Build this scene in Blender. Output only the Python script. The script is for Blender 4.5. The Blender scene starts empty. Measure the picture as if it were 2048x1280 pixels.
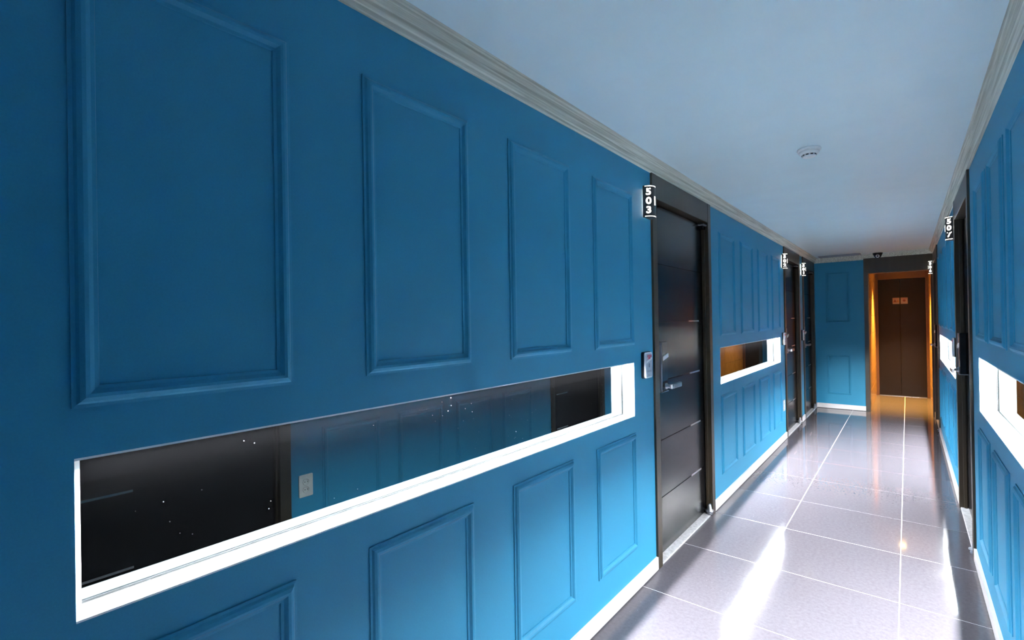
import bpy, bmesh, math, random
from mathutils import Vector, Matrix
random.seed(7)
sc = bpy.context.scene
col = sc.collection
PI = math.pi

# ------------------------------------------------------------------ camera
YAW, PITCH, ROLL = 0.6869, 0.0036, -0.0166
cy, sy = math.cos(YAW), math.sin(YAW)
right = Vector((cy, sy, 0)); fwd = Vector((-sy, cy, 0)); up = Vector((0, 0, 1))
f2 = fwd * math.cos(PITCH) + up * math.sin(PITCH)
u2 = -fwd * math.sin(PITCH) + up * math.cos(PITCH)
r3 = right * math.cos(ROLL) + u2 * math.sin(ROLL)
u3 = -right * math.sin(ROLL) + u2 * math.cos(ROLL)
cam = bpy.data.cameras.new('camera')
cam.sensor_width = 36.0
cam.lens = 964.19 / 2048 * 36.0
cam.clip_start = 0.02
camo = bpy.data.objects.new('camera', cam)
col.objects.link(camo)
M = Matrix((r3, u3, -f2)).transposed().to_4x4()
M.translation = Vector((1.0789, 0, 1.3671))
camo.matrix_world = M
sc.camera = camo

# ------------------------------------------------------------------ world, exposure
w = bpy.data.worlds.new('world'); sc.world = w
w.use_nodes = True
w.node_tree.nodes['Background'].inputs[0].default_value = (0.02, 0.025, 0.03, 1)
w.node_tree.nodes['Background'].inputs[1].default_value = 0.0
sc.view_settings.view_transform = 'Standard'
sc.view_settings.look = 'None'
sc.view_settings.gamma = 1.0
sc.view_settings.use_curve_mapping = False
sc.view_settings.exposure = 0.12
sc.cycles.sample_clamp_indirect = 40.0
sc.cycles.diffuse_bounces = 8
sc.cycles.max_bounces = 16
LED = 2800.0         # strength of the niche strips
SIGN = 4.5          # strength of the number signs
LAMP = 1500.0         # watts of the lobby downlight

# warm downlight of the lift lobby
spot = bpy.data.lights.new('lobby_downlight_beam', 'SPOT')
spot.energy = LAMP; spot.color = (1.0, 0.50, 0.10)
spot.spot_size = math.radians(80); spot.spot_blend = 1.0; spot.shadow_soft_size = 0.03
spoto = bpy.data.objects.new('lobby_downlight_beam', spot)
col.objects.link(spoto); spoto.location = (0.97, 9.58, 2.165)

# ------------------------------------------------------------------ dimensions (metres)
W, H = 1.355, 2.242           # corridor width, ceiling height
YB, YE = -1.6, 8.55           # back and end of corridor
YL = 10.45                    # lift doors
LX = 0.65                     # left wall of the lift lobby
NZ0, NZ1 = 0.875, 1.150       # niche opening
UZ0, UZ1 = 1.234, 2.012       # upper panels
LZ0, LZ1 = 0.207, 0.792       # lower panels
CZ = 2.170                    # underside of crown on the wall
ND = 0.065                    # niche depth
DW = 1.01                     # door frame width

# ------------------------------------------------------------------ materials
def nodes(name):
    m = bpy.data.materials.new(name); m.use_nodes = True
    nt = m.node_tree
    return m, nt, nt.nodes['Principled BSDF']
def N(nt, t, **kw):
    n = nt.nodes.new(t)
    for k, v in kw.items(): setattr(n, k, v)
    return n
def pmat(name, c, rough=0.5, metal=0.0, spec=0.5, var=0.06, scale=30.0, bump=0.0, bscale=200.0, stretch=(1, 1, 1), coat=0.0):
    m, nt, b = nodes(name)
    tc = N(nt, 'ShaderNodeTexCoord'); mp = N(nt, 'ShaderNodeMapping')
    mp.inputs['Scale'].default_value = stretch
    nt.links.new(tc.outputs['Object'], mp.inputs['Vector'])
    no = N(nt, 'ShaderNodeTexNoise'); no.inputs['Scale'].default_value = scale; no.inputs['Detail'].default_value = 4
    nt.links.new(mp.outputs['Vector'], no.inputs['Vector'])
    rp = N(nt, 'ShaderNodeValToRGB')
    rp.color_ramp.elements[0].position = 0.3; rp.color_ramp.elements[1].position = 0.7
    rp.color_ramp.elements[0].color = (*[x * (1 - var) for x in c], 1)
    rp.color_ramp.elements[1].color = (*[min(1, x * (1 + var)) for x in c], 1)
    nt.links.new(no.outputs['Fac'], rp.inputs['Fac'])
    nt.links.new(rp.outputs['Color'], b.inputs['Base Color'])
    b.inputs['Roughness'].default_value = rough
    b.inputs['Metallic'].default_value = metal
    b.inputs['Specular IOR Level'].default_value = spec
    b.inputs['Coat Weight'].default_value = coat
    b.inputs['Coat Roughness'].default_value = 0.03
    if bump:
        n2 = N(nt, 'ShaderNodeTexNoise'); n2.inputs['Scale'].default_value = bscale; n2.inputs['Detail'].default_value = 3
        nt.links.new(mp.outputs['Vector'], n2.inputs['Vector'])
        bp = N(nt, 'ShaderNodeBump'); bp.inputs['Strength'].default_value = bump; bp.inputs['Distance'].default_value = 0.001
        nt.links.new(n2.outputs['Fac'], bp.inputs['Height']); nt.links.new(bp.outputs['Normal'], b.inputs['Normal'])
    return m
def emat(name, c, s):
    m, nt, b = nodes(name)
    b.inputs['Base Color'].default_value = (0.8, 0.8, 0.8, 1)
    b.inputs['Emission Color'].default_value = (*c, 1)
    b.inputs['Emission Strength'].default_value = s
    return m
def wood_mat(name):
    m, nt, b = nodes(name)
    tc = N(nt, 'ShaderNodeTexCoord'); mp = N(nt, 'ShaderNodeMapping')
    mp.inputs['Scale'].default_value = (90, 1.6, 90)
    nt.links.new(tc.outputs['Object'], mp.inputs['Vector'])
    no = N(nt, 'ShaderNodeTexNoise'); no.inputs['Scale'].default_value = 1.0; no.inputs['Detail'].default_value = 5
    no.inputs['Distortion'].default_value = 0.6
    nt.links.new(mp.outputs['Vector'], no.inputs['Vector'])
    rp = N(nt, 'ShaderNodeValToRGB')
    rp.color_ramp.elements[0].position = 0.33; rp.color_ramp.elements[1].position = 0.62
    rp.color_ramp.elements[0].color = (0.46, 0.46, 0.36, 1)
    rp.color_ramp.elements[1].color = (0.80, 0.80, 0.70, 1)
    nt.links.new(no.outputs['Fac'], rp.inputs['Fac']); nt.links.new(rp.outputs['Color'], b.inputs['Base Color'])
    b.inputs['Roughness'].default_value = 0.5
    return m
def tile_mat(name):
    m, nt, b = nodes(name)
    tc = N(nt, 'ShaderNodeTexCoord')
    geo = N(nt, 'ShaderNodeNewGeometry')
    no = N(nt, 'ShaderNodeTexNoise'); no.inputs['Scale'].default_value = 60; no.inputs['Detail'].default_value = 8; no.inputs['Roughness'].default_value = 0.75
    nt.links.new(geo.outputs['Position'], no.inputs['Vector'])
    rp = N(nt, 'ShaderNodeValToRGB')
    rp.color_ramp.elements[0].position = 0.3; rp.color_ramp.elements[1].position = 0.72
    rp.color_ramp.elements[0].color = (0.074, 0.068, 0.080, 1)
    rp.color_ramp.elements[1].color = (0.104, 0.097, 0.110, 1)
    nt.links.new(no.outputs['Fac'], rp.inputs['Fac'])
    vo = N(nt, 'ShaderNodeTexVoronoi'); vo.inputs['Scale'].default_value = 55
    nt.links.new(geo.outputs['Position'], vo.inputs['Vector'])
    lt = N(nt, 'ShaderNodeMath', operation='LESS_THAN'); lt.inputs[1].default_value = 0.035
    nt.links.new(vo.outputs['Distance'], lt.inputs[0])
    n3 = N(nt, 'ShaderNodeTexNoise'); n3.inputs['Scale'].default_value = 2.2
    nt.links.new(geo.outputs['Position'], n3.inputs['Vector'])
    gt = N(nt, 'ShaderNodeMath', operation='GREATER_THAN'); gt.inputs[1].default_value = 0.56
    nt.links.new(n3.outputs['Fac'], gt.inputs[0])
    mu = N(nt, 'ShaderNodeMath', operation='MULTIPLY')
    nt.links.new(lt.outputs[0], mu.inputs[0]); nt.links.new(gt.outputs[0], mu.inputs[1])
    mx = N(nt, 'ShaderNodeMix', data_type='RGBA')
    mx.inputs[7].default_value = (0.75, 0.75, 0.8, 1)
    nt.links.new(mu.outputs[0], mx.inputs[0]); nt.links.new(rp.outputs['Color'], mx.inputs[6])
    nt.links.new(mx.outputs[2], b.inputs['Base Color'])
    n4 = N(nt, 'ShaderNodeTexNoise'); n4.inputs['Scale'].default_value = 9; n4.inputs['Detail'].default_value = 5
    nt.links.new(geo.outputs['Position'], n4.inputs['Vector'])
    mr = N(nt, 'ShaderNodeMapRange'); mr.inputs['To Min'].default_value = 0.03; mr.inputs['To Max'].default_value = 0.11
    nt.links.new(n4.outputs['Fac'], mr.inputs['Value']); nt.links.new(mr.outputs['Result'], b.inputs['Roughness'])
    b.inputs['Specular IOR Level'].default_value = 0.34
    return m
def mirror_mat(name):
    m, nt, b = nodes(name)
    out = [n for n in nt.nodes if n.type == 'OUTPUT_MATERIAL'][0]
    gl = N(nt, 'ShaderNodeBsdfGlossy'); gl.inputs['Color'].default_value = (0.135, 0.165, 0.17, 1); gl.inputs['Roughness'].default_value = 0.0
    df = N(nt, 'ShaderNodeBsdfDiffuse'); df.inputs['Color'].default_value = (0.55, 0.55, 0.6, 1)
    geo = N(nt, 'ShaderNodeNewGeometry')
    vo = N(nt, 'ShaderNodeTexVoronoi'); vo.inputs['Scale'].default_value = 60
    nt.links.new(geo.outputs['Position'], vo.inputs['Vector'])
    lt = N(nt, 'ShaderNodeMath', operation='LESS_THAN'); lt.inputs[1].default_value = 0.06
    nt.links.new(vo.outputs['Distance'], lt.inputs[0])
    n3 = N(nt, 'ShaderNodeTexNoise'); n3.inputs['Scale'].default_value = 7
    nt.links.new(geo.outputs['Position'], n3.inputs['Vector'])
    gt = N(nt, 'ShaderNodeMath', operation='GREATER_THAN'); gt.inputs[1].default_value = 0.55
    nt.links.new(n3.outputs['Fac'], gt.inputs[0])
    mu = N(nt, 'ShaderNodeMath', operation='MULTIPLY')
    nt.links.new(lt.outputs[0], mu.inputs[0]); nt.links.new(gt.outputs[0], mu.inputs[1])
    ad = N(nt, 'ShaderNodeMath', operation='MULTIPLY'); ad.inputs[1].default_value = 0.35
    nt.links.new(mu.outputs[0], ad.inputs[0])
    a2 = N(nt, 'ShaderNodeMath', operation='ADD'); a2.inputs[1].default_value = 0.0005
    nt.links.new(ad.outputs[0], a2.inputs[0])
    mx = N(nt, 'ShaderNodeMixShader')
    nt.links.new(a2.outputs[0], mx.inputs[0]); nt.links.new(gl.outputs[0], mx.inputs[1]); nt.links.new(df.outputs[0], mx.inputs[2])
    nt.links.new(mx.outputs[0], out.inputs['Surface'])
    return m

WALL = pmat('blue_wallpaper', (0.027, 0.255, 0.435), 0.55, var=0.04, scale=260, bump=0.25, bscale=700, spec=0.35)
CEIL = pmat('white_ceiling', (0.74, 0.92, 0.97), 0.45, var=0.015, scale=5, spec=0.4)
CROWN = wood_mat('limed_wood')
BASE = pmat('white_baseboard', (0.78, 0.74, 0.74), 0.35, var=0.02)
CAULK = pmat('dark_caulk', (0.06, 0.055, 0.06), 0.7)
TILE = tile_mat('polished_floor_tile')
GROUT = pmat('white_grout', (0.86, 0.85, 0.88), 0.7, var=0.04, scale=80)
LINER = pmat('white_liner', (0.86, 0.88, 0.88), 0.4, var=0.01)
GLASSGREY = pmat('mirror_gasket', (0.014, 0.016, 0.018), 0.7, spec=0.1)
MIRROR = mirror_mat('tinted_mirror')
LEDM = emat('led_strip_light', (0.96, 0.98, 1.0), LED)
FRAME = pmat('dark_bronze_frame', (0.034, 0.024, 0.013), 0.38, var=0.15, scale=40, stretch=(1, 1, .05))
LEAF = pmat('dark_door_leaf', (0.004, 0.004, 0.005), 0.22, var=0.12, scale=60, stretch=(8, 8, .3), spec=0.25, coat=0.0)
STEEL = pmat('brushed_steel', (0.42, 0.43, 0.46), 0.32, metal=1.0, var=0.05, scale=200)
STRIPM = pmat('satin_inlay', (0.60, 0.57, 0.56), 0.28, metal=1.0)
SILL = pmat('grey_sill', (0.50, 0.50, 0.52), 0.35, var=0.25, scale=60)
BLACK = pmat('black_plastic', (0.012, 0.012, 0.014), 0.22)
LOCKG = pmat('grey_lock_trim', (0.26, 0.28, 0.32), 0.45, metal=0.2)
SILVER = pmat('silver_plastic', (0.50, 0.54, 0.62), 0.35)
PALE = pmat('pale_plastic', (0.86, 0.88, 0.90), 0.35)
RED = pmat('red_print', (0.75, 0.02, 0.06), 0.4)
SLATE = pmat('slate_print', (0.16, 0.20, 0.30), 0.4)
SIGNM = pmat('sign_shell', (0.055, 0.048, 0.045), 0.4)
SIGNE = emat('sign_light', (1.0, 0.95, 0.86), SIGN)
SIGNB = emat('sign_back_light', (1.0, 0.93, 0.78), SIGN * 9)
WHITEP = pmat('white_socket_plastic', (0.80, 0.74, 0.70), 0.4)
HOLE = pmat('socket_hole', (0.05, 0.05, 0.05), 0.6)
LIFTM = pmat('dark_lift_steel', (0.009, 0.007, 0.005), 0.4, metal=0.0, spec=0.12, var=0.1, stretch=(30, 30, .5))
LIFTF = pmat('bronze_lift_frame', (0.11, 0.055, 0.022), 0.35, metal=0.3)
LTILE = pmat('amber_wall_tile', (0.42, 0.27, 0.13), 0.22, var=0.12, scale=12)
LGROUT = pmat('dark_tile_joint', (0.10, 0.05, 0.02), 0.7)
STICK = pmat('sticker_paper', (0.20, 0.15, 0.13), 0.5)
DKRED = pmat('dark_red_print', (0.10, 0.015, 0.012), 0.5)
ORANGE = pmat('orange_print', (0.20, 0.09, 0.01), 0.5)
VENT = pmat('grey_vent', (0.30, 0.32, 0.36), 0.5)
VENTD = pmat('dark_vent_inside', (0.03, 0.03, 0.035), 0.7)
LAMPM = emat('amber_lamp', (1.0, 0.62, 0.18), 60.0)

# ------------------------------------------------------------------ mesh helpers
class MB:
    def __init__(s): s.v = []; s.f = []
    def box(s, x0, x1, y0, y1, z0, z1):
        n = len(s.v)
        s.v += [(x, y, z) for x in (x0, x1) for y in (y0, y1) for z in (z0, z1)]
        s.f += [tuple(n + i for i in q) for q in ((0, 1, 3, 2), (4, 6, 7, 5), (0, 4, 5, 1), (2, 3, 7, 6), (0, 2, 6, 4), (1, 5, 7, 3))]
        return s
    def prism(s, pts, z0, z1, axis='z'):
        # pts: closed 2-D outline, extruded along axis
        n = len(s.v); k = len(pts)
        for z in (z0, z1):
            for a, b in pts:
                s.v.append({'z': (a, b, z), 'x': (z, a, b), 'y': (a, z, b)}[axis])
        s.f.append(tuple(n + i for i in range(k))[::-1]); s.f.append(tuple(n + k + i for i in range(k)))
        for i in range(k):
            j = (i + 1) % k
            s.f.append((n + i, n + j, n + k + j, n + k + i))
        return s
    def lathe(s, prof, seg=24, c=(0, 0, 0), axis='z'):
        n = len(s.v); k = len(prof)
        for i in range(seg):
            a = 2 * PI * i / seg
            for r, h in prof:
                p = (r * math.cos(a), r * math.sin(a), h)
                if axis == 'x': p = (p[2], p[0], p[1])
                if axis == 'y': p = (p[1], p[2], p[0])
                s.v.append((p[0] + c[0], p[1] + c[1], p[2] + c[2]))
        for i in range(seg):
            i2 = (i + 1) % seg
            for j in range(k - 1):
                s.f.append((n + i * k + j, n + i2 * k + j, n + i2 * k + j + 1, n + i * k + j + 1))
        s.f.append(tuple(n + i * k for i in range(seg))[::-1]); s.f.append(tuple(n + i * k + k - 1 for i in range(seg)))
        return s
    def mesh(s, name, mat, bevel=0.0, smooth=False):
        me = bpy.data.meshes.new(name); me.from_pydata(s.v, [], s.f)
        bm = bmesh.new(); bm.from_mesh(me)
        bmesh.ops.recalc_face_normals(bm, faces=bm.faces)
        if bevel:
            bmesh.ops.bevel(bm, geom=list(bm.edges), offset=bevel, segments=2, profile=0.5, affect='EDGES')
        if smooth:
            for f in bm.faces: f.smooth = len(f.verts) == 4
        bm.to_mesh(me); bm.free()
        me.materials.append(mat)
        return me
    def build(s, name, mat, parent=None, bevel=0.0, smooth=False):
        return link(name, s.mesh(name, mat, bevel, smooth), parent)
def link(name, me, parent=None):
    o = bpy.data.objects.new(name, me); col.objects.link(o); o.parent = parent
    return o
def empty(name, loc=(0, 0, 0), rz=0.0):
    o = bpy.data.objects.new(name, None); o.empty_display_size = 0.1
    col.objects.link(o); o.location = loc; o.rotation_euler = (0, 0, rz)
    return o
def tag(o, label=None, cat=None, group=None, kind=None):
    if label: o['label'] = label
    if cat: o['category'] = cat
    if group: o['group'] = group
    if kind: o['kind'] = kind
    return o
def copy_tree(o, parent=None):
    c = o.copy(); col.objects.link(c); c.parent = parent
    for ch in list(o.children): copy_tree(ch, c)
    return c
def place(o, side, y):
    # things are modelled as if on the left wall (x out of the wall, y along it); the right wall turns them by half a turn
    o.location = (0, y, 0) if side == 'L' else (W, y, 0)
    o.rotation_euler = (0, 0, 0 if side == 'L' else PI)

# ------------------------------------------------------------------ setting: layout
DOORS = [('L', 2.525), ('L', 6.17), ('L', 7.43), ('R', 4.68), ('R', 8.37), ('R', 1.235)]   # lock-side outer edge of each frame
NICHE = [('L', 0.157, 2.290), ('L', 3.747, 5.930), ('R', 1.42, 3.38), ('R', 4.95, 7.13)]
PANELS = {0: [(0.154, 0.529), (0.720, 1.106), (1.305, 1.700), (1.894, 2.292)],
          1: [(3.747, 4.157), (4.343, 4.752), (4.943, 5.348), (5.540, 5.931)],
          2: [(1.42 + i * 0.5233, 1.81 + i * 0.5233) for i in range(4)],
          3: [(4.95 + i * 0.5967, 5.34 + i * 0.5967) for i in range(4)]}
def spans(side):
    d = sorted(((y, y + DW) if side == 'L' else (y - DW, y)) for s, y in DOORS if s == side)
    out = []; a = YB
    for y0, y1 in d:
        out.append((a, y0)); a = y1
    out.append((a, YE)); return out
TH = 0.14
def wall(side, name, label):
    mb = MB()
    x0, x1 = (-TH, 0) if side == 'L' else (W, W + TH)
    for a, b in spans(side):
        hole = [(n0, n1) for s, n0, n1 in NICHE if s == side and n0 > a and n1 < b]
        if hole:
            n0, n1 = hole[0]
            mb.box(x0, x1, a, n0, 0, H); mb.box(x0, x1, n1, b, 0, H)
            mb.box(x0, x1, n0, n1, 0, NZ0); mb.box(x0, x1, n0, n1, NZ1, H)
        else:
            mb.box(x0, x1, a, b, 0, H)
    for s, y in DOORS:
        if s == side:
            a, b = (y, y + DW) if side == 'L' else (y - DW, y)
            mb.box(x0, x1, a, b, CZ, H)
    return tag(mb.build(name, WALL), label, 'wall', kind='structure')
wall_left = wall('L', 'wall_left', 'blue papered corridor wall on the left with two lit mirror niches')
wall_right = wall('R', 'wall_right', 'blue papered corridor wall on the right, seen at a steep angle')
mb = MB(); mb.box(0, 0.602, YE, YE + TH, 0, H)
wall_end = tag(mb.build('wall_end', WALL), 'narrow blue end wall left of the lift lobby opening', 'wall', kind='structure')
tag(MB().box(-TH, W + TH, YB - TH, YB, 0, H).build('wall_back', WALL), 'blue wall closing the corridor behind the camera', 'wall', kind='structure')
tag(MB().box(-TH, W + TH, YB - TH, YE + TH, H, H + 0.1).build('ceiling', CEIL), 'plain white corridor ceiling', 'ceiling', kind='structure')

# raised panel mouldings: one mitred frame each
def moulding(y0, y1, z0, z1):
    prof = [(0, 0.0), (0.0, 0.0035), (0.006, 0.0045), (0.010, 0.0095), (0.017, 0.0125), (0.023, 0.0115), (0.028, 0.0065), (0.030, 0.0045), (0.036, 0.003), (0.037, 0.0)]
    mb = MB(); k = len(prof)
    for q, dd in prof:
        for (yy, zz) in ((y0 + q, z0 + q), (y1 - q, z0 + q), (y1 - q, z1 - q), (y0 + q, z1 - q)):
            mb.v.append((dd, yy, zz))
    for i in range(k - 1):
        for j in range(4):
            j2 = (j + 1) % 4
            mb.f.append((i * 4 + j, i * 4 + j2, (i + 1) * 4 + j2, (i + 1) * 4 + j))
    return mb
for k, (s, n0, n1) in enumerate(NICHE):
    for a, b in PANELS[k]:
        for z0, z1 in ((UZ0, UZ1), (LZ0, LZ1)):
            if s == 'L':
                moulding(a, b, z0, z1).build('panel_moulding', WALL, wall_left)
            else:
                o = moulding(W * 0 - b, -a, z0, z1).build('panel_moulding', WALL, wall_right)
                o.location = (W, 0, 0); o.rotation_euler = (0, 0, PI)
for z0, z1 in ((1.27, 2.015), (0.215, 0.80)):
    o = moulding(0.14, 0.44, z0, z1).build('panel_moulding', WALL, wall_end)
    o.location = (0, YE, 0); o.rotation_euler = (0, 0, -PI / 2); o.location = (0, YE, 0)
# (the end-wall frames turn so that their front faces the camera)

# crown moulding
CP = [(0, CZ), (0.005, CZ), (0.008, CZ + 0.004), (0.008, CZ + 0.016), (0.012, CZ + 0.019), (0.016, CZ + 0.026), (0.018, CZ + 0.034), (0.022, CZ + 0.037),
      (0.024, CZ + 0.046), (0.028, CZ + 0.052), (0.032, CZ + 0.054), (0.034, CZ + 0.060), (0.039, CZ + 0.063), (0.042, H), (0, H)]
def crown(pts_of, name, label):
    mb = MB(); k = len(CP)
    for e in (0, 1):
        for d, z in CP: mb.v.append(pts_of(e, d, z))
    for i in range(k):
        j = (i + 1) % k
        mb.f.append((i, j, k + j, k + i))
    mb.f.append(tuple(range(k))); mb.f.append(tuple(range(k, 2 * k)))
    return tag(mb.build(name, CROWN), label, 'crown moulding', kind='structure')
crown(lambda e, d, z: (d, YB if e == 0 else YE - d, z), 'trim_1', 'limed wood crown moulding along the left wall')
crown(lambda e, d, z: (W - d, YB if e == 0 else YE - d, z), 'trim_2', 'limed wood crown moulding along the right wall')
crown(lambda e, d, z: (d if e == 0 else W - d, YE - d, z), 'trim_3', 'short limed wood crown moulding across the corridor end')

# baseboards
def baseboard(side, name, label):
    r = tag(empty(name), label, 'baseboard', kind='structure')
    for a, b in spans(side):
        x0, x1 = (0, 0.012) if side == 'L' else (W - 0.012, W)
        c0, c1 = (0, 0.009) if side == 'L' else (W - 0.009, W)
        o = MB().box(x0, x1, a, b, 0.006, 0.072).build('baseboard_plank', BASE, r)
        MB().box(c0, c1, a, b, 0.0, 0.006).build('caulk_line', CAULK, o)
    return r
baseboard('L', 'baseboard_left', 'white baseboard at the foot of the left wall')
baseboard('R', 'baseboard_right', 'white baseboard at the foot of the right wall')
r = tag(empty('baseboard_end'), 'white baseboard at the foot of the narrow end wall', 'baseboard', kind='structure')
o = MB().box(0.012, 0.602, YE - 0.012, YE, 0.006, 0.072).build('baseboard_plank', BASE, r)
MB().box(0.012, 0.602, YE - 0.009, YE, 0, 0.006).build('caulk_line', CAULK, o)

# floor: grout bed and tiles
floor = tag(MB().box(-TH, W + TH, YB - TH, YL + 0.2, -0.06, -0.0012).build('floor', GROUT), 'polished lavender grey tile floor with white joints', 'floor', kind='structure')
xs = [-0.135, 0.447, 1.029, W + TH]
g = 0.002
tiles = {}
k = -7
while True:
    y0 = 2.3295 + 0.6 * k; y1 = y0 + 0.6
    if y0 >= YL: break
    for i in range(3):
        x0, x1 = xs[i], xs[i + 1]
        key = i
        if key not in tiles:
            tiles[key] = MB().box(x0 + g, x1 - g, g, 0.6 - g, -0.010, 0.0).mesh('floor_tile', TILE, bevel=0.0008)
        o = link('floor_tile', tiles[key], floor); o.location = (0, y0, 0)
    k += 1

# ------------------------------------------------------------------ lift lobby
mb = MB(); mb.box(LX - TH, LX, YE + TH, YL + 0.2, 0, 2.2)
wl = tag(mb.build('wall_lobby_left', LGROUT), 'amber lit tiled side wall of the lift lobby, left', 'wall', kind='structure')
mb = MB(); mb.box(W, W + TH, YE, YL + 0.2, 0, 2.2)
wr = tag(mb.build('wall_lobby_right', LGROUT), 'amber lit tiled side wall of the lift lobby, right', 'wall', kind='structure')
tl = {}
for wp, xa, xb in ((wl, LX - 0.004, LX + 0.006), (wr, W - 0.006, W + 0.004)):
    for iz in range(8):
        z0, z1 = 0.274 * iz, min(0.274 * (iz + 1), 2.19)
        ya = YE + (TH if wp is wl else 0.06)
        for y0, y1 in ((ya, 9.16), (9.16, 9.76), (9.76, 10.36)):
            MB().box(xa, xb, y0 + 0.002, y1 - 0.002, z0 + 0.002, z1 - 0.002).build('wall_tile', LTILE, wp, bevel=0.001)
tag(MB().box(LX - TH, W + TH, YE + TH, YL + 0.2, 2.2, 2.3).build('ceiling_lobby', CEIL), 'low ceiling of the lift lobby', 'ceiling', kind='structure')
# portal round the lobby opening
tp = tag(empty('trim_4'), 'dark bronze portal framing the lift lobby opening', 'portal', kind='structure')
MB().box(0.602, LX + 0.002, YE - 0.012, YE + TH, 0, 1.972).build('jamb', FRAME, tp, bevel=0.002)
MB().box(1.327, W, YE - 0.012, YE + 0.06, 0, 1.972).build('jamb', FRAME, tp, bevel=0.002)
MB().box(0.602, W, YE - 0.010, YE + TH, 1.972, H).build('header', FRAME, tp, bevel=0.001)
# lift
lift = tag(empty('lift_entrance', (0, YL, 0)), 'dark two-leaf lift door at the corridor end', 'lift door')
MB().box(LX, 0.69, -0.03, 0.05, 0, 2.19).build('jamb', LIFTF, lift, bevel=0.003)
MB().box(1.315, W, -0.03, 0.05, 0, 2.19).build('jamb', LIFTF, lift, bevel=0.003)
MB().box(0.69, 1.315, -0.03, 0.05, 1.985, 2.19).build('header', LIFTF, lift, bevel=0.003)
MB().box(0.69, 1.315, -0.02, 0.06, 0.0, 0.006).build('sill', STEEL, lift)
SX = 0.985
for x0, x1, kind in ((0.69, SX - 0.0015, 0), (SX + 0.0015, 1.315, 1)):
    lf = MB().box(x0, x1, 0.012, 0.045, 0.008, 1.985).build('door_leaf', LIFTM, lift, bevel=0.002)
    c = (SX - 0.052) if kind == 0 else (SX + 0.056)
    st = MB().box(c - 0.046, c + 0.046, 0.0105, 0.0120, 1.560, 1.665).build('warning_sticker', STICK, lf)
    st['label'] = 'warning sticker with orange triangle' if kind == 0 else 'warning sticker with red disc'
    mb = MB()
    if kind == 0:
        for dx, s, h in ((-0.014, 0.024, 0.05),):
            mb.prism([(c + dx - s, 1.590), (c + dx + s, 1.590), (c + dx, 1.640)], 0.0095, 0.0104, 'y')
        mb.build('triangle_mark', DKRED, lf)
        MB().prism([(c + 0.008, 1.590), (c + 0.040, 1.590), (c + 0.026, 1.642)], 0.0092, 0.0104, 'y').build('triangle_mark', ORANGE, lf)
    else:
        mb.lathe([(0.0, 0.0095), (0.020, 0.0095), (0.020, 0.0104), (0.0, 0.0104)], 20, (c, 0, 1.616), 'y').build('disc_mark', DKRED, lf)
    MB().box(c - 0.040, c + 0.040, 0.0098, 0.0104, 1.648, 1.656).build('print_line', DKRED if kind else ORANGE, lf)
    MB().box(c - 0.040, c + 0.040, 0.0098, 0.0104, 1.572, 1.577).build('print_line', SLATE, lf)
# downlight
dl = tag(empty('recessed_downlight', (0.97, 9.58, 2.2)), 'amber recessed downlight in the lift lobby ceiling', 'downlight')
MB().lathe([(0.060, 0.0), (0.060, -0.006), (0.045, -0.008), (0.042, 0.0)], 28).build('trim_ring', STEEL, dl, smooth=True)
MB().lathe([(0.0, -0.001), (0.042, -0.001), (0.042, -0.004), (0.0, -0.004)], 28).build('lens', LAMPM, dl)

# ------------------------------------------------------------------ mirror niches
def niche(side, n0, n1, label):
    L = n1 - n0
    t = tag(empty('mirror_niche'), label, 'niche', 'lit mirror niches')
    MB().box(-ND - 0.008, -ND, 0.012, L - 0.004, NZ0 + 0.004, NZ1).build('mirror', MIRROR, t)
    MB().box(-ND, -ND + 0.004, 0.009, L - 0.004, NZ0 + 0.004, NZ0 + 0.0085).build('mirror_edge', GLASSGREY, t)
    MB().box(-ND, -ND + 0.004, L - 0.009, L - 0.004, NZ0 + 0.0085, NZ1 - 0.004).build('mirror_edge', GLASSGREY, t)
    MB().box(-TH, 0.0, 0.0, L, NZ0, NZ0 + 0.004).build('ledge', LINER, t)
    MB().box(-TH, 0.0, 0.0, L, NZ1 - 0.004, NZ1).build('head', LINER, t)
    # the near end of the first niche has a splayed edge, the other ends are square
    a = 0.008 if n0 < 1 else 0.004
    MB().prism([(0.0, 0.0), (-0.008 if n0 < 1 else 0.0, a), (-TH, a), (-TH, 0.0)], NZ0 + 0.004, NZ1 - 0.004).build('jamb', LINER, t)
    if n0 > 1:
        MB().box(-ND, -ND + 0.004, 0.004, 0.009, NZ0 + 0.0085, NZ1 - 0.004).build('mirror_edge', GLASSGREY, t)
    MB().box(-TH, 0.0, L - 0.004, L, NZ0 + 0.004, NZ1 - 0.004).build('jamb', LINER, t)
    ch = MB(); ch.box(-0.048, -0.046, 0.02, L - 0.02, NZ1 - 0.0095, NZ1 - 0.004); ch.box(-0.034, -0.032, 0.02, L - 0.02, NZ1 - 0.0095, NZ1 - 0.004)
    ch.build('led_channel', LINER, t)
    MB().box(-0.046, -0.034, 0.02, L - 0.02, NZ1 - 0.0055, NZ1 - 0.004).build('led_strip', LEDM, t)
    place(t, side, n0 if side == 'L' else n1)
NL = ['long lit mirror niche in the left wall nearest the camera', 'lit mirror niche in the left wall between door 503 and door 502',
      'lit mirror niche cut off by the right picture edge', 'small far lit mirror niche in the right wall beside sign 507']
for (s, a, b), l in zip(NICHE, NL): niche(s, a, b, l)

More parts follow.
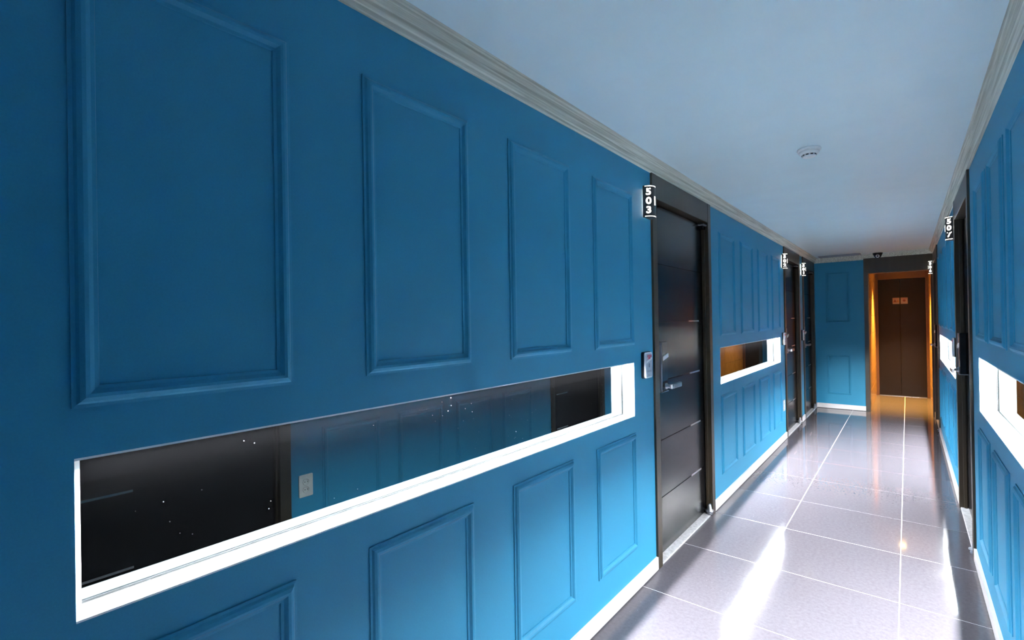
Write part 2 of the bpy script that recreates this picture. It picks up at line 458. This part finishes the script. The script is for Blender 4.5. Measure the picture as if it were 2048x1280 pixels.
# ------------------------------------------------------------------ doors (lock side at y=0, hinge side at y=DW)
def make_door():
    t = empty('door_1')
    FWD = 0.060
    fr = MB()
    fr.box(-TH, 0.012, 0.0, FWD, 0, CZ)
    MBs = []
    fr.build('frame_post', FRAME, t, bevel=0.002)
    MB().box(-TH, 0.012, DW - FWD, DW, 0, CZ).build('frame_post', FRAME, t, bevel=0.002)
    MB().box(-TH, 0.010, FWD, DW - FWD, 2.035, CZ).build('frame_header', FRAME, t, bevel=0.002)
    # rebate stops
    MB().box(-0.030, -0.012, FWD, FWD + 0.012, 0, 2.035).build('door_stop', FRAME, t, bevel=0.002)
    MB().box(-0.030, -0.012, DW - FWD - 0.012, DW - FWD, 0, 2.035).build('door_stop', FRAME, t, bevel=0.002)
    MB().box(-TH, 0.006, FWD, DW - FWD, -0.002, 0.010).build('sill', SILL, t, bevel=0.003)
    # leaf: core and six boards with fine grooves between them
    y0, y1 = FWD + 0.006, DW - FWD - 0.006
    leaf = MB().box(-0.075, -0.040, y0, y1, 0.016, 2.028).build('door_leaf', LEAF, t)
    zz = [0.016, 0.336, 0.665, 1.010, 1.352, 1.687, 2.028]
    for a, b in zip(zz[:-1], zz[1:]):
        MB().box(-0.042, -0.034, y0, y1, a + 0.0018, b - 0.0018).build('leaf_board', LEAF, leaf, bevel=0.0008)
    for z in zz[1:5]:
        MB().box(-0.040, -0.0328, y1 - 0.275, y1 - 0.085, z - 0.005, z + 0.005).build('inlay_strip', STRIPM, leaf)
    # electronic lock
    d0 = -0.034
    lk = MB().box(d0, d0 + 0.040, 0.100, 0.196, 0.958, 1.239).build('digital_lock', BLACK, t, bevel=0.005)
    MB().box(d0, d0 + 0.043, 0.096, 0.104, 0.960, 1.237).build('lock_trim', LOCKG, lk, bevel=0.002)
    MB().prism([(0.112, 1.132), (0.192, 1.150), (0.192, 1.172), (0.112, 1.154)], d0 + 0.039, d0 + 0.046, 'x').build('lock_accent', PALE, lk)
    MB().box(d0, d0 + 0.042, 0.097, 0.198, 0.953, 0.958).build('lock_trim', STEEL, lk)
    MB().lathe([(0.017, 0.0), (0.017, 0.012), (0.011, 0.014), (0.011, 0.052), (0.0, 0.052)], 18, (d0 + 0.036, 0.160, 0.985), 'x').build('spindle', STEEL, lk, smooth=True)
    MB().box(d0 + 0.070, d0 + 0.086, 0.144, 0.290, 0.973, 0.999).build('lever_handle', STEEL, lk, bevel=0.003)
    # pivot hinges
    hy = DW - FWD - 0.028
    MB().lathe([(0.0, 0.0), (0.022, 0.0), (0.024, 0.010), (0.014, 0.014), (0.030, 0.022), (0.030, 0.027), (0.016, 0.034), (0.011, 0.066), (0.006, 0.072), (0.0, 0.072)], 20, (-0.002, hy, 0.010)).build('pivot_hinge', STEEL, t, smooth=True)
    MB().box(-0.034, 0.004, DW - FWD - 0.075, DW - FWD, 2.012, 2.020).build('pivot_hinge', STEEL, t, bevel=0.001)
    MB().box(-0.034, -0.006, DW - FWD - 0.055, DW - FWD, 1.988, 2.012).build('hinge_block', BLACK, t, bevel=0.002)
    return t
d0 = make_door()
DL = ['dark grooved door numbered 503, nearest door on the left', 'dark grooved door numbered 502 on the left', 'dark door numbered 501 in the left far corner',
      'dark glossy door numbered 507 on the right', 'dark door numbered 506 in the right far corner', 'dark grooved door seen only in the near left mirror']
for i, ((s, y), l) in enumerate(zip(DOORS, DL)):
    d = d0 if i == 0 else copy_tree(d0)
    d.name = 'door_%d' % (i + 1)
    place(d, s, y); tag(d, l, 'door', 'room doors', 'structure')

# ------------------------------------------------------------------ number signs
def text_mesh(s, size, bold):
    cu = bpy.data.curves.new('txt', 'FONT'); cu.body = s; cu.size = size; cu.offset = bold
    cu.align_x = 'CENTER'; cu.align_y = 'CENTER'; cu.resolution_u = 4
    o = bpy.data.objects.new('txt', cu); col.objects.link(o)
    bpy.context.view_layer.update()
    me = bpy.data.meshes.new_from_object(o.evaluated_get(bpy.context.evaluated_depsgraph_get()))
    bpy.data.objects.remove(o); bpy.data.curves.remove(cu)
    return me
SR, SH0, SH1 = 0.043, 1.908, 2.076
def curve_pt(u, off=0.0):
    # u: arc length along the half-round shell, 0 at its front, +u towards +y
    a = u / SR
    return ((SR + off) * math.cos(a) + 0.010, (SR + off) * math.sin(a))
def sign(side, y, num, label):
    t = tag(empty('room_number_sign'), label, 'sign', 'illuminated room number signs')
    seg = 24
    arc = [curve_pt(-PI / 2 * SR + PI * SR * i / seg) for i in range(seg + 1)]
    MB().prism([(0.004, -SR)] + arc + [(0.004, SR)], SH0, SH1).build('shell', SIGNM, t)
    MB().box(0.0, 0.004, -SR + 0.021, SR - 0.021, SH0 + 0.014, SH1 - 0.014).build('backlight', SIGNB, t)
    n = 20
    for z in (SH0 + 0.003, SH1 - 0.006):
        us = [SR * math.radians(-82 + 164 * i / n) for i in range(n + 1)]
        MB().prism([curve_pt(u, 0.0006) for u in us] + [curve_pt(u, -0.003) for u in us[::-1]], z, z + 0.003).build('light_slot', SIGNE, t)
    for i, ch in enumerate(num):
        zc = SH1 - 0.036 - i * 0.048
        for sd in (-1, 1):          # the number reads from both directions of the corridor
            me = text_mesh(ch, 0.049, 0.0013)
            for v in me.vertices:
                a, b = v.co.x, v.co.y
                px, py = curve_pt(a * 1.18 + sd * SR * math.radians(56), 0.0008)
                v.co = (px, py, zc + b)
            me.materials.append(SIGNE)
            link('digit', me, t)
    # small upright caption on the front, between the two numbers
    mb = MB()
    for z0, z1, ua, ub in ((1.998, 2.018, -0.006, -0.002), (1.998, 2.002, -0.002, 0.006), (2.006, 2.010, -0.002, 0.006), (2.014, 2.018, -0.002, 0.006),
                           (1.972, 1.994, 0.000, 0.004), (1.972, 1.976, -0.006, 0.000), (1.981, 1.985, -0.006, 0.000), (1.990, 1.994, -0.006, 0.006)):
        mb.prism([curve_pt(ua, 0.0009), curve_pt(ub, 0.0009), curve_pt(ub, -0.002), curve_pt(ua, -0.002)], z0, z1)
    mb.build('caption', SIGNE, t)
    place(t, side, y)
sign('L', 2.462, '503', 'lit half-round sign reading 503 by the nearest door')
sign('L', 6.107, '502', 'lit half-round sign reading 502 above the left niche end')
sign('L', 7.367, '501', 'lit half-round sign reading 501 between the two far left doors')
sign('R', 4.743, '507', 'lit half-round sign reading 507 on the right wall')
sign('R', 8.433, '506', 'lit half-round sign reading 506 in the far right corner')

# ------------------------------------------------------------------ card readers beside the doors
def rounded(y0, y1, z0, z1, r, n=6):
    pts = []
    for cyy, czz, a0 in ((y1 - r, z1 - r, 0), (y0 + r, z1 - r, PI / 2), (y0 + r, z0 + r, PI), (y1 - r, z0 + r, 1.5 * PI)):
        for i in range(n + 1):
            a = a0 + PI / 2 * i / n
            pts.append((cyy + r * math.cos(a), czz + r * math.sin(a)))
    return pts
def reader():
    t = empty('call_unit')
    MB().prism(rounded(-0.046, 0.044, -0.070, 0.070, 0.014), 0.0, 0.016, 'x').build('back_box', BLACK, t)
    MB().prism(rounded(-0.042, 0.042, -0.067, 0.067, 0.014), 0.016, 0.024, 'x').build('face_rim', PALE, t)
    MB().prism(rounded(-0.036, 0.036, -0.061, 0.061, 0.010), 0.024, 0.0252, 'x').build('face_plate', SILVER, t)
    MB().prism([(-0.034, 0.010), (0.035, 0.030), (0.035, 0.040), (-0.034, 0.022)], 0.0252, 0.0262, 'x').build('white_slash', PALE, t)
    mb = MB()
    for a in (-0.020, 0.006):   # the two red letters S P as strokes
        x0 = a
        mb.box(0.0252, 0.0264, x0, x0 + 0.022, 0.050, 0.054); mb.box(0.0252, 0.0264, x0, x0 + 0.022, 0.041, 0.045)
        mb.box(0.0252, 0.0264, x0, x0 + 0.005, 0.041, 0.054)
        if a < 0:
            mb.box(0.0252, 0.0264, x0 + 0.017, x0 + 0.022, 0.032, 0.045); mb.box(0.0252, 0.0264, x0, x0 + 0.022, 0.032, 0.036)
        else:
            mb.box(0.0252, 0.0264, x0 + 0.017, x0 + 0.022, 0.041, 0.054); mb.box(0.0252, 0.0264, x0, x0 + 0.005, 0.032, 0.045)
    mb.build('red_letters', RED, t)
    MB().prism(rounded(-0.007, 0.007, -0.012, 0.010, 0.006), 0.0252, 0.0260, 'x').build('button', SLATE, t)
    for yy in (-0.018, 0.0, 0.018):
        MB().box(0.0252, 0.0260, yy - 0.003, yy + 0.003, -0.036, -0.026).build('indicator', SLATE, t)
    MB().box(0.0252, 0.0260, -0.010, -0.006, -0.056, -0.048).build('indicator', SLATE, t)
    return t
r0 = reader()
for i, (s, y, l) in enumerate((('L', 2.418, 'silver call unit with red mark beside door 503'), ('L', 6.07, 'small silver call unit beside door 502'),
                               ('L', 7.335, 'tiny silver call unit below sign 501'), ('R', 4.775, 'thin grey call unit below sign 507'))):
    o = r0 if i == 0 else copy_tree(r0)
    place(o, s, y); o.location.z = 1.127
    tag(o, l, 'call unit', 'call units beside the doors')

# ------------------------------------------------------------------ sockets
def socket():
    t = empty('wall_socket')
    MB().prism(rounded(-0.039, 0.039, -0.060, 0.060, 0.004, 3), 0.0, 0.008, 'x').build('plate', WHITEP, t, bevel=0.001)
    for z in (0.021, -0.021):
        c = MB().lathe([(0.0195, 0.0), (0.0195, 0.0028), (0.017, 0.0028), (0.016, 0.0005), (0.0, 0.0005)], 20, (0.008, 0, z), 'x').build('socket_ring', WHITEP, t, smooth=True)
        for yy in (-0.0075, 0.0075):
            MB().lathe([(0.0, 0.0), (0.0026, 0.0), (0.0026, 0.0012), (0.0, 0.0012)], 10, (0.0084, yy, z), 'x').build('pin_hole', HOLE, c)
    return t
s0 = socket()
place(s0, 'R', 1.318); s0.location.z = 0.490
tag(s0, 'white double wall socket reflected in the near left mirror', 'socket', 'wall sockets')
o = copy_tree(s0); place(o, 'L', 6.06); o.location.z = 0.385
tag(o, 'white wall socket low beside door 502', 'socket', 'wall sockets')

# ------------------------------------------------------------------ ceiling things
t = tag(empty('smoke_detector', (0.695, 2.935, H)), 'white round smoke detector on the corridor ceiling', 'smoke detector')
MB().lathe([(0.053, 0.0), (0.055, -0.006), (0.053, -0.012), (0.046, -0.015), (0.0, -0.015)], 36).build('base', PALE, t, smooth=True)
MB().lathe([(0.046, -0.013), (0.047, -0.020), (0.044, -0.026), (0.037, -0.030), (0.0, -0.030)], 36).build('body', PALE, t, smooth=True)
MB().lathe([(0.033, -0.029), (0.033, -0.036), (0.030, -0.041), (0.020, -0.043), (0.0, -0.043)], 36).build('chamber', PALE, t, smooth=True)
for i in range(10):
    a = 2 * PI * i / 10 + 0.2
    o = MB().box(0.030, 0.0336, -0.006, 0.006, -0.0365, -0.0305).build('slot', HOLE, t)
    o.rotation_euler = (0, 0, a)
MB().lathe([(0.0, -0.044), (0.0022, -0.045), (0.0022, -0.054), (0.0, -0.055)], 8, (-0.024, -0.022, 0.012)).build('indicator', PALE, t)

t = tag(empty('dome_camera', (0.772, 8.435, H)), 'black dome security camera on the ceiling above the lobby opening', 'camera')
MB().lathe([(0.058, 0.0), (0.058, -0.010), (0.050, -0.030), (0.030, -0.030)], 28).build('housing', BLACK, t, smooth=True)
MB().lathe([(0.045, -0.028), (0.043, -0.045), (0.032, -0.062), (0.014, -0.072), (0.0, -0.074)], 28).build('dome', BLACK, t, smooth=True)
MB().lathe([(0.0, 0.0), (0.022, 0.0), (0.022, 0.006), (0.014, 0.008), (0.0, 0.008)], 20, (0.0, -0.046, -0.050), 'y').build('lens_ring', PALE, t)
MB().lathe([(0.0, 0.0), (0.012, 0.0), (0.012, 0.003), (0.0, 0.003)], 16, (0.0, -0.049, -0.048), 'y').build('lens', BLACK, t)

t = tag(empty('ceiling_vent', (0.335, 8.36, H)), 'grey slotted air vent in the far ceiling corner', 'vent')
MB().box(-0.235, 0.235, -0.10, 0.10, -0.001, 0.0).build('backing', VENTD, t)
for y0, y1 in ((-0.11, -0.095), (0.095, 0.11)):
    MB().box(-0.25, 0.25, y0, y1, -0.008, 0).build('vent_frame', VENT, t, bevel=0.001)
for x0, x1 in ((-0.25, -0.235), (0.235, 0.25)):
    MB().box(x0, x1, -0.095, 0.095, -0.008, 0).build('vent_frame', VENT, t, bevel=0.001)
for i in range(7):
    y = -0.08 + i * 0.0267
    MB().box(-0.235, 0.235, y - 0.005, y + 0.005, -0.007, -0.001).build('slat', VENT, t)
t = tag(empty('ceiling_sensor', (0.645, 8.38, H)), 'small flat white sensor between vent and dome camera', 'sensor')
MB().lathe([(0.030, 0.0), (0.030, -0.005), (0.024, -0.010), (0.0, -0.010)], 24).build('base', PALE, t, smooth=True)
MB().lathe([(0.010, -0.009), (0.009, -0.013), (0.0, -0.015)], 16).build('eye', PALE, t, smooth=True)
